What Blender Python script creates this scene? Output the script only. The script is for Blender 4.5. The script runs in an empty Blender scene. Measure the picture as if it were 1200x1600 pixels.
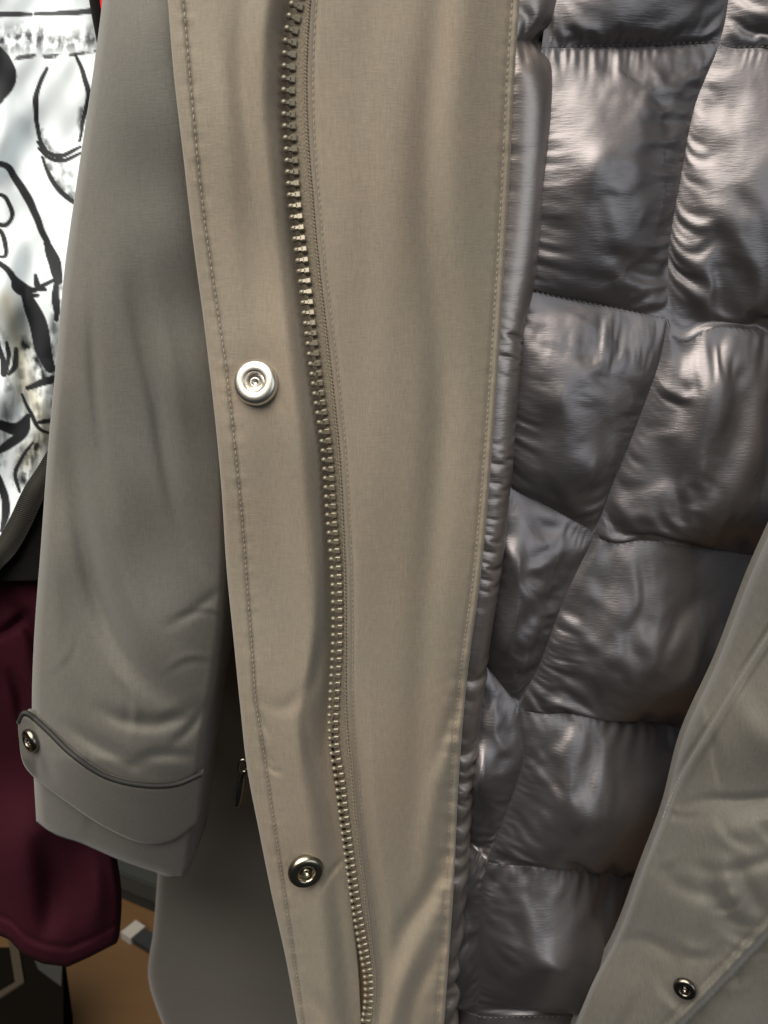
import bpy, bmesh, math, random
import numpy as np
from mathutils import Vector, Matrix

# ------------------------------------------------------------------ camera, light, exposure
D = 0.283                      # metres from the lens to the plane the coat hangs in (snap fastener = 15 mm)
TILT = math.radians(15)
CZ = 1.25
FPX = 800 / math.tan(math.radians(34.5))
scene = bpy.context.scene
scene.render.resolution_x, scene.render.resolution_y = 768, 1024
cd = bpy.data.cameras.new('camera')
cam = bpy.data.objects.new('camera', cd)
scene.collection.objects.link(cam)
cam.location = (0, -D, CZ)
cam.rotation_euler = (math.pi / 2 - TILT, 0, 0)
cd.sensor_fit = 'VERTICAL'
cd.sensor_height = 4.8
cd.sensor_width = 3.6
cd.lens = 2.4 / math.tan(math.radians(34.5))
cd.clip_start, cd.clip_end = 0.01, 50
cd.dof.use_dof = True
cd.dof.focus_distance = 0.285
cd.dof.aperture_fstop = 2.4
scene.camera = cam

world = bpy.data.worlds.new('World')
scene.world = world
world.use_nodes = True
world.node_tree.nodes['Background'].inputs[0].default_value = (0.80, 0.92, 1.0, 1)
world.node_tree.nodes['Background'].inputs[1].default_value = 0.018


def area(name, loc, target, size, power, col):
    l = bpy.data.lights.new(name, 'AREA')
    l.shape = 'DISK'
    l.size = size
    l.energy = power
    l.color = col
    o = bpy.data.objects.new(name, l)
    scene.collection.objects.link(o)
    o.location = loc
    o.rotation_euler = (Vector(target) - Vector(loc)).to_track_quat('-Z', 'Y').to_euler()
    return o


area('ceiling_light', (-0.50, -0.75, CZ + 1.34), (0, 0, CZ - 0.1), 2.3, 84, (1.0, 0.945, 0.85))
area('cool_fill', (1.3, -1.6, CZ + 0.25), (0.0, 0, CZ - 0.1), 1.5, 8, (0.85, 0.94, 1.0))  # added cool fill for the satin's sheen, not an actual window

scene.view_settings.view_transform = 'Standard'
scene.view_settings.look = 'None'
scene.view_settings.exposure = 0
scene.view_settings.gamma = 1
scene.cycles.use_denoising = True
scene.cycles.max_bounces = 6

# ------------------------------------------------------------------ pixel -> place
CT, ST = math.cos(TILT), math.sin(TILT)


def P(u, v, off):
    """where the line of sight of pixel (u, v) meets the vertical plane 'off' metres in front of the coat plane"""
    u, v, off = np.broadcast_arrays(np.asarray(u, float), np.asarray(v, float), np.asarray(off, float))
    x = (u - 600) / FPX
    y = (800 - v) / FPX
    s = (D - off) / (CT + y * ST)
    return np.stack([x * s, -off, CZ + s * (y * CT - ST)], -1)


def PZ(u, v, z):
    x = (u - 600) / FPX
    y = (800 - v) / FPX
    s = (z - CZ) / (y * CT - ST)
    return Vector((x * s, -D + s * (CT + y * ST), z))


def spl(pts, t=None):
    """monotone-ish cubic through (key, value) control points; returns a function"""
    a = np.array(pts, float)
    k, w = a[:, 0], a[:, 1:]
    m = np.gradient(w, k, axis=0)

    def f(q):
        q = np.asarray(q, float)
        i = np.clip(np.searchsorted(k, q) - 1, 0, len(k) - 2)
        h = (k[i + 1] - k[i])
        x = (q - k[i]) / h
        lo, hi = x < 0, x > 1
        xe = np.clip(x, 0, 1)
        h00 = 2 * xe**3 - 3 * xe**2 + 1
        h10 = xe**3 - 2 * xe**2 + xe
        h01 = -2 * xe**3 + 3 * xe**2
        h11 = xe**3 - xe**2
        r = (h00[..., None] * w[i] + (h10 * h)[..., None] * m[i] + h01[..., None] * w[i + 1] + (h11 * h)[..., None] * m[i + 1])
        r = r + np.where(lo, x * h, 0)[..., None] * m[0] + np.where(hi, (x - 1) * h, 0)[..., None] * m[-1]
        return r[..., 0] if r.shape[-1] == 1 else r
    return f


def xv(*pts):
    """curve u(v) from (u, v) points"""
    return spl([(v, u) for u, v in pts])


def sstep(a, b, x):
    t = np.clip((x - a) / (b - a), 0, 1)
    return t * t * (3 - 2 * t)


class Noise:
    def __init__(self, seed, scale, octaves=3, stretch=(1, 1)):
        r = np.random.RandomState(seed)
        self.t = []
        for o in range(octaves):
            for k in range(9):
                a = r.uniform(0, 2 * math.pi)
                f = 2 * math.pi / scale * (2**o) * r.uniform(0.6, 1.4)
                self.t.append((math.cos(a) * f * stretch[0], math.sin(a) * f * stretch[1], r.uniform(0, 6.28), 0.5**o / 2.2))

    def __call__(self, U, V):
        s = 0
        for a, b, p, m in self.t:
            s = s + m * np.sin(a * U + b * V + p)
        return s


def densify(pts, n=6):
    a = np.array(pts, float)
    if len(a) < 3:
        return a
    k = np.arange(len(a))
    f = spl(np.column_stack([k, a]))
    return f(np.linspace(0, len(a) - 1, (len(a) - 1) * n + 1))


def polydist(U, V, pts, dens=True):
    """unsigned distance, signed side and 0..1 station along a pixel polyline"""
    a = densify(pts) if dens else np.array(pts, float)
    best = np.full(U.shape, 1e18)
    side = np.zeros(U.shape)
    stn = np.zeros(U.shape)
    seg = np.hypot(*np.diff(a, axis=0).T)
    cum = np.concatenate([[0], np.cumsum(seg)])
    for i in range(len(a) - 1):
        p, q = a[i], a[i + 1]
        d = q - p
        L2 = max(d @ d, 1e-9)
        t = np.clip(((U - p[0]) * d[0] + (V - p[1]) * d[1]) / L2, 0, 1)
        ex, ey = U - p[0] - t * d[0], V - p[1] - t * d[1]
        dd = ex * ex + ey * ey
        m = dd < best
        best = np.where(m, dd, best)
        side = np.where(m, np.sign(d[0] * ey - d[1] * ex), side)
        stn = np.where(m, (cum[i] + t * seg[i]) / cum[-1], stn)
    return np.sqrt(best), side, stn


def strokes(U, V, lst):
    """cloth folds: (polyline, width px, depth m, kind) ; g = soft valley/ridge, f = one-sided fold, c = sharp crease"""
    o = np.zeros(U.shape)
    for it in lst:
        pts, w, amp = it[:3]
        kind = it[3] if len(it) > 3 else 'g'
        a = np.array(pts, float)
        R = w * 4 + 6
        m = (U > a[:, 0].min() - R) & (U < a[:, 0].max() + R) & (V > a[:, 1].min() - R) & (V < a[:, 1].max() + R)
        if not m.any():
            continue
        d, s, t = polydist(U[m], V[m], pts)
        tap = np.sin(np.clip(t, 0.0, 1) * math.pi) ** 1.2
        tap = np.where((t <= 0) | (t >= 1), 0, tap)
        x = d / w
        if kind == 'g':
            p = np.exp(-x * x)
        elif kind == 'c':
            p = np.exp(-x) * 0.8 + 0.2 * np.exp(-x * x / 6)
        else:
            p = s * x * np.exp(0.5 - x * x / 2)
        o[m] += amp * tap * p
    return o


# ------------------------------------------------------------------ objects
def link(o, parent=None):
    scene.collection.objects.link(o)
    if parent is not None:
        o.parent = parent
        o.matrix_parent_inverse = parent.matrix_world.inverted()
    return o


def thing(name, label, cat, loc=(0, 0, 0), group=None):
    o = bpy.data.objects.new(name, None)
    o.empty_display_size = 0.05
    o.location = loc
    scene.collection.objects.link(o)
    o.matrix_world = Matrix.Translation(loc)
    o['label'] = label
    o['category'] = cat
    if group:
        o['group'] = group
    return o


def tag(o, label, cat, group=None):
    o['label'] = label
    o['category'] = cat
    if group:
        o['group'] = group
    return o


def mesh_obj(name, verts, faces, mat, parent=None, smooth=True):
    me = bpy.data.meshes.new(name)
    me.from_pydata([tuple(v) for v in verts] if not isinstance(verts, np.ndarray) else verts.tolist(), [], faces)
    me.materials.append(mat)
    if smooth:
        me.polygons.foreach_set('use_smooth', [True] * len(me.polygons))
    me.update()
    return link(bpy.data.objects.new(name, me), parent)


def grid_faces(nt, ns, flip=False):
    i = np.arange(nt - 1)[:, None] * ns + np.arange(ns - 1)[None]
    f = np.stack([i, i + ns, i + ns + 1, i + 1], -1).reshape(-1, 4)
    if flip:
        f = f[:, ::-1]
    return f.tolist()


def grid_obj(name, pts, mat, parent=None, skirt=None, thick=None):
    """pts: (nt, ns, 3) rows running down, columns running right; faces look at the camera"""
    if skirt:
        back = np.array([0, skirt, 0])
        top = pts[:1] + back
        bot = pts[-1:] + back
        pts = np.concatenate([top, pts, bot], 0)
        lf = pts[:, :1] + back
        rt = pts[:, -1:] + back
        pts = np.concatenate([lf, pts, rt], 1)
    nt, ns = pts.shape[:2]
    return mesh_obj(name, pts.reshape(-1, 3), grid_faces(nt, ns), mat, parent)


def sheet(name, left, right, v0, v1, ns, nt, off, mat, parent=None, roll=8.0, rollw=0.006, skirt=0.006, vbot=None, vtop=None, sides='lr', grid=False):
    """cloth between two pixel curves u(v); off(U, V, s) gives its stand-off; edges roll back like a turned hem"""
    x = np.linspace(0, 1, ns)
    s = 0.65 * x + 0.35 * (0.5 - 0.5 * np.cos(math.pi * x))
    t = np.linspace(0, 1, nt)
    S, T = np.meshgrid(s, t)
    a = v0 if vtop is None else vtop(S)
    b = v1 if vbot is None else vbot(S)
    V = a + (b - a) * T
    Lx, Rx = left(V), right(V)
    U = Lx + (Rx - Lx) * S
    O = off(U, V, S)

    def rl(d):
        q = np.clip(1 - d / roll, 0, 1)
        return -rollw * (1 - np.sqrt(1 - np.minimum(q, 0.999) ** 2))
    if 'l' in sides:
        O = O + rl(U - Lx)
    if 'r' in sides:
        O = O + rl(Rx - U)
    if 'b' in sides:
        O = O + rl(b - V)
    if 't' in sides:
        O = O + rl(V - a)
    pts = P(U, V, O)
    o = grid_obj(name, pts, mat, parent, skirt)
    if grid:
        return o, U, V, O
    return o


def lathe(prof, seg=40):
    """prof: (r, z) pairs -> verts, faces about +Z"""
    vs, fs = [], []
    for r, z in prof:
        for k in range(seg):
            a = 2 * math.pi * k / seg
            vs.append((r * math.cos(a), r * math.sin(a), z))
    for i in range(len(prof) - 1):
        for k in range(seg):
            k2 = (k + 1) % seg
            fs.append((i * seg + k, i * seg + k2, (i + 1) * seg + k2, (i + 1) * seg + k))
    return vs, fs


def tube(path, r, seg=8):
    """verts, faces of a tube along an (n,3) path; r scalar or array"""
    path = np.asarray(path, float)
    n = len(path)
    r = np.broadcast_to(np.asarray(r, float), (n,))
    tg = np.gradient(path, axis=0)
    tg /= np.linalg.norm(tg, axis=1)[:, None]
    up = np.array([0, -1.0, 0.05])
    b = np.cross(tg, up)
    b /= np.linalg.norm(b, axis=1)[:, None]
    c = np.cross(b, tg)
    an = np.arange(seg) * 2 * math.pi / seg
    v = path[:, None] + r[:, None, None] * (np.cos(an)[None, :, None] * b[:, None] + np.sin(an)[None, :, None] * c[:, None])
    fs = []
    for i in range(n - 1):
        for k in range(seg):
            k2 = (k + 1) % seg
            fs.append((i * seg + k, i * seg + k2, (i + 1) * seg + k2, (i + 1) * seg + k))
    fs.append(tuple(range(seg)))
    fs.append(tuple(range((n - 1) * seg, n * seg))[::-1])
    return v.reshape(-1, 3).tolist(), fs


# ------------------------------------------------------------------ materials
def srgb(r, g, b):
    f = lambda c: c / 12.92 if c <= 0.04045 else ((c + 0.055) / 1.055) ** 2.4
    return (f(r / 255), f(g / 255), f(b / 255), 1)


def new_mat(name):
    m = bpy.data.materials.new(name)
    m.use_nodes = True
    nt = m.node_tree
    return m, nt, nt.nodes['Principled BSDF']


def N(nt, typ, **kw):
    n = nt.nodes.new(typ)
    for k, v in kw.items():
        if k.startswith('i_'):
            n.inputs[k[2:].replace('_', ' ')].default_value = v
        else:
            setattr(n, k, v)
    return n


def cloth_mat(name, col, col2, rough=0.8, sheen=0.15, weave=(350, 350, 2600), bump=0.25, blot=16, spec=0.25):
    m, nt, b = new_mat(name)
    tc = N(nt, 'ShaderNodeTexCoord')
    n1 = N(nt, 'ShaderNodeTexNoise', i_Scale=blot, i_Detail=3.0, i_Roughness=0.6)
    nt.links.new(tc.outputs['Object'], n1.inputs['Vector'])
    mp = N(nt, 'ShaderNodeMapping')
    mp.inputs['Scale'].default_value = weave
    nt.links.new(tc.outputs['Object'], mp.inputs['Vector'])
    n2 = N(nt, 'ShaderNodeTexNoise', i_Scale=1.0, i_Detail=2.0, i_Roughness=0.7)
    nt.links.new(mp.outputs[0], n2.inputs['Vector'])
    mp2 = N(nt, 'ShaderNodeMapping')
    mp2.inputs['Scale'].default_value = (weave[2], weave[1], weave[0] * 0.7)
    nt.links.new(tc.outputs['Object'], mp2.inputs['Vector'])
    n3 = N(nt, 'ShaderNodeTexNoise', i_Scale=1.0, i_Detail=1.0)
    nt.links.new(mp2.outputs[0], n3.inputs['Vector'])
    ad = N(nt, 'ShaderNodeMath', operation='ADD')
    nt.links.new(n2.outputs[0], ad.inputs[0])
    nt.links.new(n3.outputs[0], ad.inputs[1])
    mx = N(nt, 'ShaderNodeMix', data_type='RGBA')
    mx.inputs[6].default_value, mx.inputs[7].default_value = col, col2
    rp = N(nt, 'ShaderNodeMapRange')
    rp.inputs['From Min'].default_value, rp.inputs['From Max'].default_value = 0.35, 0.65
    nt.links.new(n1.outputs[0], rp.inputs[0])
    nt.links.new(rp.outputs[0], mx.inputs[0])
    # thread-to-thread value variation
    r2 = N(nt, 'ShaderNodeMapRange')
    r2.inputs['From Min'].default_value, r2.inputs['From Max'].default_value = 0.6, 1.4
    r2.inputs['To Min'].default_value, r2.inputs['To Max'].default_value = 0.86, 1.14
    nt.links.new(ad.outputs[0], r2.inputs[0])
    ml = N(nt, 'ShaderNodeVectorMath', operation='SCALE')
    nt.links.new(mx.outputs[2], ml.inputs[0])
    nt.links.new(r2.outputs[0], ml.inputs['Scale'])
    nt.links.new(ml.outputs[0], b.inputs['Base Color'])
    bp = N(nt, 'ShaderNodeBump', i_Strength=bump, i_Distance=0.0003)
    nt.links.new(ad.outputs[0], bp.inputs['Height'])
    nt.links.new(bp.outputs[0], b.inputs['Normal'])
    b.inputs['Roughness'].default_value = rough
    b.inputs['Specular IOR Level'].default_value = spec
    b.inputs['Sheen Weight'].default_value = sheen
    b.inputs['Sheen Roughness'].default_value = 0.5
    return m


def satin_mat(name, col, rough=0.44, metal=0.90):
    m, nt, b = new_mat(name)
    tc = N(nt, 'ShaderNodeTexCoord')
    mp = N(nt, 'ShaderNodeMapping')
    mp.inputs['Scale'].default_value = (260, 260, 1900)
    nt.links.new(tc.outputs['Object'], mp.inputs['Vector'])
    n2 = N(nt, 'ShaderNodeTexNoise', i_Scale=1.0, i_Detail=2.0)
    nt.links.new(mp.outputs[0], n2.inputs['Vector'])
    n1 = N(nt, 'ShaderNodeTexNoise', i_Scale=32.0, i_Detail=4.0, i_Roughness=0.55)
    nt.links.new(tc.outputs['Object'], n1.inputs['Vector'])
    bp = N(nt, 'ShaderNodeBump', i_Strength=0.24, i_Distance=0.0003)
    nt.links.new(n2.outputs[0], bp.inputs['Height'])
    bp2 = N(nt, 'ShaderNodeBump', i_Strength=0.14, i_Distance=0.004)
    nt.links.new(n1.outputs[0], bp2.inputs['Height'])
    nt.links.new(bp.outputs[0], bp2.inputs['Normal'])
    nt.links.new(bp2.outputs[0], b.inputs['Normal'])
    b.inputs['Base Color'].default_value = col
    b.inputs['Metallic'].default_value = metal
    b.inputs['Roughness'].default_value = rough
    b.inputs['Specular IOR Level'].default_value = 0.6
    b.inputs['Anisotropic'].default_value = 0.3
    return m


def plain(name, col, rough=0.5, metal=0.0, spec=0.5, noise=0.0, nscale=60):
    m, nt, b = new_mat(name)
    b.inputs['Base Color'].default_value = col
    b.inputs['Roughness'].default_value = rough
    b.inputs['Metallic'].default_value = metal
    b.inputs['Specular IOR Level'].default_value = spec
    if noise:
        tc = N(nt, 'ShaderNodeTexCoord')
        n1 = N(nt, 'ShaderNodeTexNoise', i_Scale=nscale, i_Detail=4.0)
        nt.links.new(tc.outputs['Object'], n1.inputs['Vector'])
        r = N(nt, 'ShaderNodeMapRange')
        r.inputs['To Min'].default_value, r.inputs['To Max'].default_value = 1 - noise, 1 + noise
        nt.links.new(n1.outputs[0], r.inputs[0])
        ml = N(nt, 'ShaderNodeVectorMath', operation='SCALE')
        ml.inputs[0].default_value = col[:3]
        nt.links.new(r.outputs[0], ml.inputs['Scale'])
        nt.links.new(ml.outputs[0], b.inputs['Base Color'])
    return m


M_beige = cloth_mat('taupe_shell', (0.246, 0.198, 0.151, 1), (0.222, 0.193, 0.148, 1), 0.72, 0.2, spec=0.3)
M_shell_shade = cloth_mat('shaded_shell', (0.113, 0.104, 0.089, 1), (0.106, 0.100, 0.088, 1), 0.7, 0.2, spec=0.3)  # same coat shell, its shade put into a darker, greyer colour
M_tape = cloth_mat('zip_tape', (0.20, 0.165, 0.12, 1), (0.17, 0.14, 0.105, 1), 0.8, 0.1, weave=(1500, 1500, 1500), bump=0.8)
M_satin = satin_mat('satin', (0.222, 0.204, 0.209, 1))
M_trim = satin_mat('trim_satin', (0.34, 0.295, 0.278, 1), 0.36, 0.85)
M_thread = plain('thread', (0.33, 0.29, 0.24, 1), 0.6)
M_thread_d = plain('dark_thread', (0.09, 0.083, 0.08, 1), 0.5)
M_steel = plain('brushed_steel', (0.74, 0.70, 0.64, 1), 0.34, 1.0, noise=0.12, nscale=900)
M_dark_metal = plain('dark_nickel', (0.22, 0.20, 0.17, 1), 0.25, 1.0)
M_tooth = plain('tooth_resin', (0.21, 0.182, 0.135, 1), 0.30, 0.35, 0.6)
M_black = cloth_mat('black_twill', (0.008, 0.008, 0.008, 1), (0.010, 0.009, 0.008, 1), 0.85, 0.0, bump=0.4, spec=0.08)
M_burg = cloth_mat('burgundy_cloth', (0.034, 0.0045, 0.010, 1), (0.027, 0.004, 0.008, 1), 0.85, 0.0, spec=0.12)
M_red = plain('red_label', (0.6, 0.01, 0.015, 1), 0.6)

# ------------------------------------------------------------------ shared curves (pixel columns u as functions of pixel row v)
zip_c = xv((500, -320), (486, -120), (467, 0), (456, 60), (453, 120), (453, 180), (457, 240), (461, 300), (468, 360), (476, 420), (483, 480), (490, 540),
           (499, 610), (512, 700), (519, 800), (527, 900), (528, 1000), (524, 1080), (522, 1130), (524, 1170), (531, 1210), (538, 1270),
           (547, 1340), (557, 1410), (569, 1480), (577, 1530), (577, 1565), (572, 1600), (560, 1700), (545, 1900))
seam_c = xv((520, -320), (500, -120), (486, 0), (482, 60), (480, 120), (481, 180), (484, 240), (489, 300), (494, 360), (500, 420), (507, 480), (514, 540),
            (522, 610), (531, 700), (537, 800), (541, 900), (542, 1000), (542, 1080), (544, 1130), (547, 1170), (551, 1210), (556, 1270),
            (564, 1340), (573, 1410), (581, 1480), (586, 1530), (585, 1565), (580, 1600), (568, 1700), (553, 1900))
plk_l = xv((225, -320), (262, 0), (270, 100), (287, 250), (302, 380), (318, 500), (330, 600), (345, 750), (355, 900), (365, 1000), (375, 1100), (386, 1200),
           (405, 1300), (425, 1400), (447, 1500), (465, 1600), (520, 1900))
plk_st = xv((252, -320), (287, 0), (303, 180), (315, 300), (340, 480), (352, 560), (368, 700), (378, 800), (388, 930), (395, 1020), (400, 1090), (412, 1170),
            (425, 1260), (440, 1360), (455, 1460), (475, 1600), (530, 1900))
plk_r = xv((500, -320), (470, 0), (462, 60), (460, 120), (460, 180), (465, 240), (475, 360), (489, 480), (505, 610), (519, 700), (526, 800), (532, 900), (532, 1000),
           (526, 1080), (520, 1130), (518, 1180), (528, 1260), (540, 1340), (549, 1420), (558, 1500), (564, 1600), (572, 1900))
fac_r = xv((835, -320), (812, 0), (805, 100), (795, 300), (783, 500), (769, 700), (751, 900), (731, 1050), (718, 1200), (708, 1400), (694, 1600), (675, 1900))

# stand-off of the facing (shared by zip and facing)
fac_noise = Noise(3, 420, 2, (1.6, 0.5))
FAC = [([(705, -400), (696, -100), (680, 60), (668, 200), (668, 340), (680, 460), (690, 580), (686, 700), (676, 820), (664, 980), (655, 1180), (650, 1400), (648, 1600)], 24, -0.0029),
       ([(745, -400), (728, 0), (712, 200), (718, 380), (736, 520), (738, 700), (722, 900), (700, 1150)], 32, 0.0014),
       ([(520, -260), (560, -40), (596, 120), (612, 300), (600, 520), (590, 760), (596, 1000)], 36, 0.0016),
       ([(552, 1080), (568, 1240), (582, 1360), (593, 1450), (598, 1560), (594, 1700)], 11, -0.0032),
       ([(745, 1010), (722, 1080), (700, 1140), (672, 1220)], 11, -0.0018),
       ([(736, 1060), (714, 1160), (692, 1240), (676, 1330), (668, 1450)], 14, 0.0014, 'f'),
       ([(722, 1210), (704, 1320), (668, 1400), (628, 1460), (606, 1540)], 14, -0.0030),
       ([(712, 1370), (676, 1440), (636, 1520), (606, 1620), (590, 1720)], 17, 0.0030),
       ([(704, 1420), (682, 1490), (648, 1560), (630, 1680)], 12, -0.0026)]


def fac_off(U, V, s=None):
    zs = seam_c(V)
    r = fac_r(V)
    q = (U - zs) / (r - zs)
    o = 0.0205 + 0.0022 * np.sin(np.clip(q, 0, 1) * math.pi * 0.9 + 0.25) - 0.0095 * q
    o = o + 0.0010 * fac_noise(U, V) * np.clip(q * 5, 0.15, 1)
    o = o + strokes(U, V, FAC)
    # stitched margins: a shallow groove beside the zip and along the lining
    o = o - 0.0006 * np.exp(-((U - zs - 10) / 4.0) ** 2) - 0.0007 * np.exp(-((U - r + 12) / 4.5) ** 2)
    pk = Noise(11, 26, 2, (0.25, 1))
    o = o + 0.00022 * pk(U, V) * np.exp(-((U - r + 10) / 16.0) ** 2) * (0.25 + 1.0 * sstep(950, 1150, V))
    return o


PLK = [([(412, 500), (428, 570), (446, 640), (458, 720)], 10, -0.0007),
       ([(500, 760), (503, 880), (500, 980), (488, 1055), (474, 1110), (478, 1180)], 8, 0.0009, 'f'),
       ([(392, 1090), (436, 1106), (466, 1092), (490, 1050), (500, 980)], 12, -0.0009),
       ([(398, 1100), (412, 1130), (422, 1160)], 4, -0.0009),
       ([(406, 1150), (418, 1182), (434, 1200)], 4, -0.0010),
       ([(410, 1180), (424, 1202), (446, 1208)], 4, -0.0009),
       ([(470, 1090), (478, 1150), (490, 1200), (514, 1260)], 10, -0.0016),
       ([(498, 1396), (516, 1366), (540, 1338)], 4, -0.0012),
       ([(520, 1300), (540, 1420), (550, 1520), (556, 1640)], 9, 0.0014),
       ([(300, -200), (336, 40), (352, 200), (366, 380), (384, 520)], 17, 0.0012),
       ([(390, -240), (380, 0), (378, 120), (396, 260), (420, 400), (440, 520)], 15, -0.0015),
       ([(470, 1540), (500, 1570), (524, 1620), (530, 1700)], 12, -0.002)]
plk_noise = Noise(5, 300, 2, (1.4, 0.6))


def plk_off(U, V, s=None):
    z = plk_r(V)
    st = plk_st(V)
    fall = sstep(-58, -6, U - z)
    o = 0.0185 + 0.0095 * np.clip((U - plk_l(V)) / (z - plk_l(V)), 0, 1) - 0.0125 * fall ** 1.3
    o = o + 0.0008 * plk_noise(U, V) + strokes(U, V, PLK)
    for cu, cv_ in ((400, 598), (478, 1361)):        # the snaps pinch the padding
        o = o - 0.0016 * np.exp(-((U - cu) ** 2 + (V - cv_) ** 2) / 46.0 ** 2)
    o = o - 0.0006 * np.exp(-((U - st - 2) / 3.2) ** 2) + 0.0012 * sstep(3, -8, U - st)
    pk = Noise(12, 30, 2, (0.3, 1))
    o = o + 0.00010 * pk(U, V) * np.exp(-((U - st) / 14.0) ** 2)
    return o


# ------------------------------------------------------------------ the setting behind the coats
FZ = 0.45
floor_mat, nt, bs = new_mat('wood_floor')
tc = N(nt, 'ShaderNodeTexCoord')
mp = N(nt, 'ShaderNodeMapping')
mp.inputs['Scale'].default_value = (3, 40, 3)
nt.links.new(tc.outputs['Object'], mp.inputs['Vector'])
nz = N(nt, 'ShaderNodeTexNoise', i_Scale=3.0, i_Detail=6.0)
nt.links.new(mp.outputs[0], nz.inputs['Vector'])
cr = N(nt, 'ShaderNodeMix', data_type='RGBA')
cr.inputs[6].default_value, cr.inputs[7].default_value = (0.085, 0.042, 0.014, 1), (0.115, 0.06, 0.02, 1)
nt.links.new(nz.outputs[0], cr.inputs[0])
nt.links.new(cr.outputs[2], bs.inputs['Base Color'])
bs.inputs['Roughness'].default_value = 0.55
flo = mesh_obj('floor', [(-1.2, -0.02, FZ), (1.2, -0.02, FZ), (1.2, 0.95, FZ), (-1.2, 0.95, FZ)], [(0, 1, 2, 3)], floor_mat)
flo['kind'] = 'structure'
wall_mat = plain('wall_paint', (0.10, 0.095, 0.085, 1), 0.9, noise=0.15, nscale=9)
wal = mesh_obj('wall', [(-1.2, 0.95, FZ), (1.2, 0.95, FZ), (1.2, 0.95, 2.3), (-1.2, 0.95, 2.3)], [(0, 1, 2, 3)], wall_mat)
wal['kind'] = 'structure'

# ------------------------------------------------------------------ THE COAT
coat = thing('winter_coat', 'open taupe padded winter coat with zip, snaps and quilted satin lining', 'coat', (0, 0, CZ - 0.3))

# front facing
sheet('facing', lambda V: seam_c(V) - 1, fac_r, -320, 1900, 110, 560, fac_off, M_beige, coat, roll=5, rollw=0.002, skirt=0.004, sides='r')
# snap placket
sheet('snap_placket', plk_l, plk_r, -320, 1900, 84, 560, plk_off, M_beige, coat, roll=7, rollw=0.0035, skirt=0.012, sides='l')

# body front behind the placket
bod_l = xv((300, 700), (262, 1200), (246, 1370), (240, 1450), (232, 1530), (250, 1590), (275, 1650), (330, 1900))
bod_noise = Noise(8, 300, 2)


def bod_off(U, V, s):
    return -0.075 - 0.25 * np.clip((V - 1000) / 700, 0, 1.4) + 0.030 * s + 0.003 * bod_noise(U, V) - 0.02 * (1 - s) ** 2


sheet('front_body', bod_l, lambda V: plk_l(V) + 60, 700, 1900, 40, 200, bod_off, M_shell_shade, coat, roll=12, rollw=0.008, skirt=0.01, sides='l')

# sleeve
slv_l = xv((186, -320), (160, 0), (150, 80), (125, 250), (101, 420), (88, 560), (75, 700), (64, 850), (53, 1000), (50, 1080), (52, 1200), (57, 1290), (60, 1400))
slv_r = xv((330, -320), (335, 0), (340, 300), (350, 600), (356, 800), (352, 950), (338, 1060), (322, 1150), (312, 1240), (300, 1345), (292, 1420))
slv_bot = spl([(0, 1284), (0.06, 1296), (0.3, 1320), (0.55, 1346), (0.75, 1362), (0.9, 1371), (0.97, 1366), (1, 1352)])
SLV = [([(138, 400), (144, 520), (150, 620), (162, 720), (180, 820)], 10, -0.0022),
       ([(196, 420), (224, 545), (244, 630), (258, 720), (276, 800), (304, 866), (340, 920)], 12, -0.0028),
       ([(226, 380), (262, 560), (286, 700), (318, 800)], 20, 0.0022),
       ([(104, 600), (116, 740), (132, 840), (156, 940), (196, 1026), (246, 1080), (300, 1100)], 19, -0.0050),
       ([(140, 700), (170, 840), (210, 950), (260, 1040), (310, 1070)], 26, 0.0034),
       ([(78, 760), (84, 900), (96, 1020), (130, 1110)], 16, 0.0016),
       ([(140, 1096), (190, 1124), (250, 1128), (330, 1096)], 12, -0.0026),
       ([(90, 1120), (140, 1156), (190, 1184), (250, 1216)], 12, -0.0026),
       ([(190, 1206), (230, 1184), (270, 1180), (330, 1190)], 10, -0.0022),
       ([(250, 985), (300, 956), (356, 912)], 8, -0.0010),
       ([(260, 1170), (296, 1140), (332, 1090)], 8, -0.0016)]
rs_s = np.random.RandomState(17)
for _ in range(7):
    x0, y0 = rs_s.uniform(110, 330), rs_s.uniform(860, 1210)
    a0 = rs_s.normal(-0.35 if x0 > 220 else 0.8, 0.4)
    ln = rs_s.uniform(70, 150)
    SLV.append(([(x0, y0), (x0 + math.cos(a0) * ln / 2, y0 + math.sin(a0) * ln / 2), (x0 + math.cos(a0 + 0.3) * ln, y0 + math.sin(a0 + 0.3) * ln)], rs_s.uniform(4, 8), rs_s.choice([-1, 1]) * rs_s.uniform(0.0002, 0.0006), 'f'))
slv_noise = Noise(21, 330, 2, (1.3, 0.7))


def cuff_in(V):
    return 0.034 * np.clip((V - 1185) / 185, 0, 1.3) ** 1.25


def slv_off(U, V, s):
    o = -0.012 + 0.026 * (np.sqrt(np.clip(1 - ((s - 0.56) / 0.60) ** 2, 0, 1)))
    o = o + 0.0010 * slv_noise(U, V) + strokes(U, V, SLV)
    o = o + 0.004 * sstep(900, 1150, V) * np.sin(math.pi * s) - cuff_in(V)
    return o


sleeve = sheet('sleeve', slv_l, slv_r, -320, 1400, 90, 430, slv_off, M_shell_shade, coat, roll=14, rollw=0.012, skirt=0.035, vbot=slv_bot, sides='lrb')

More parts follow.
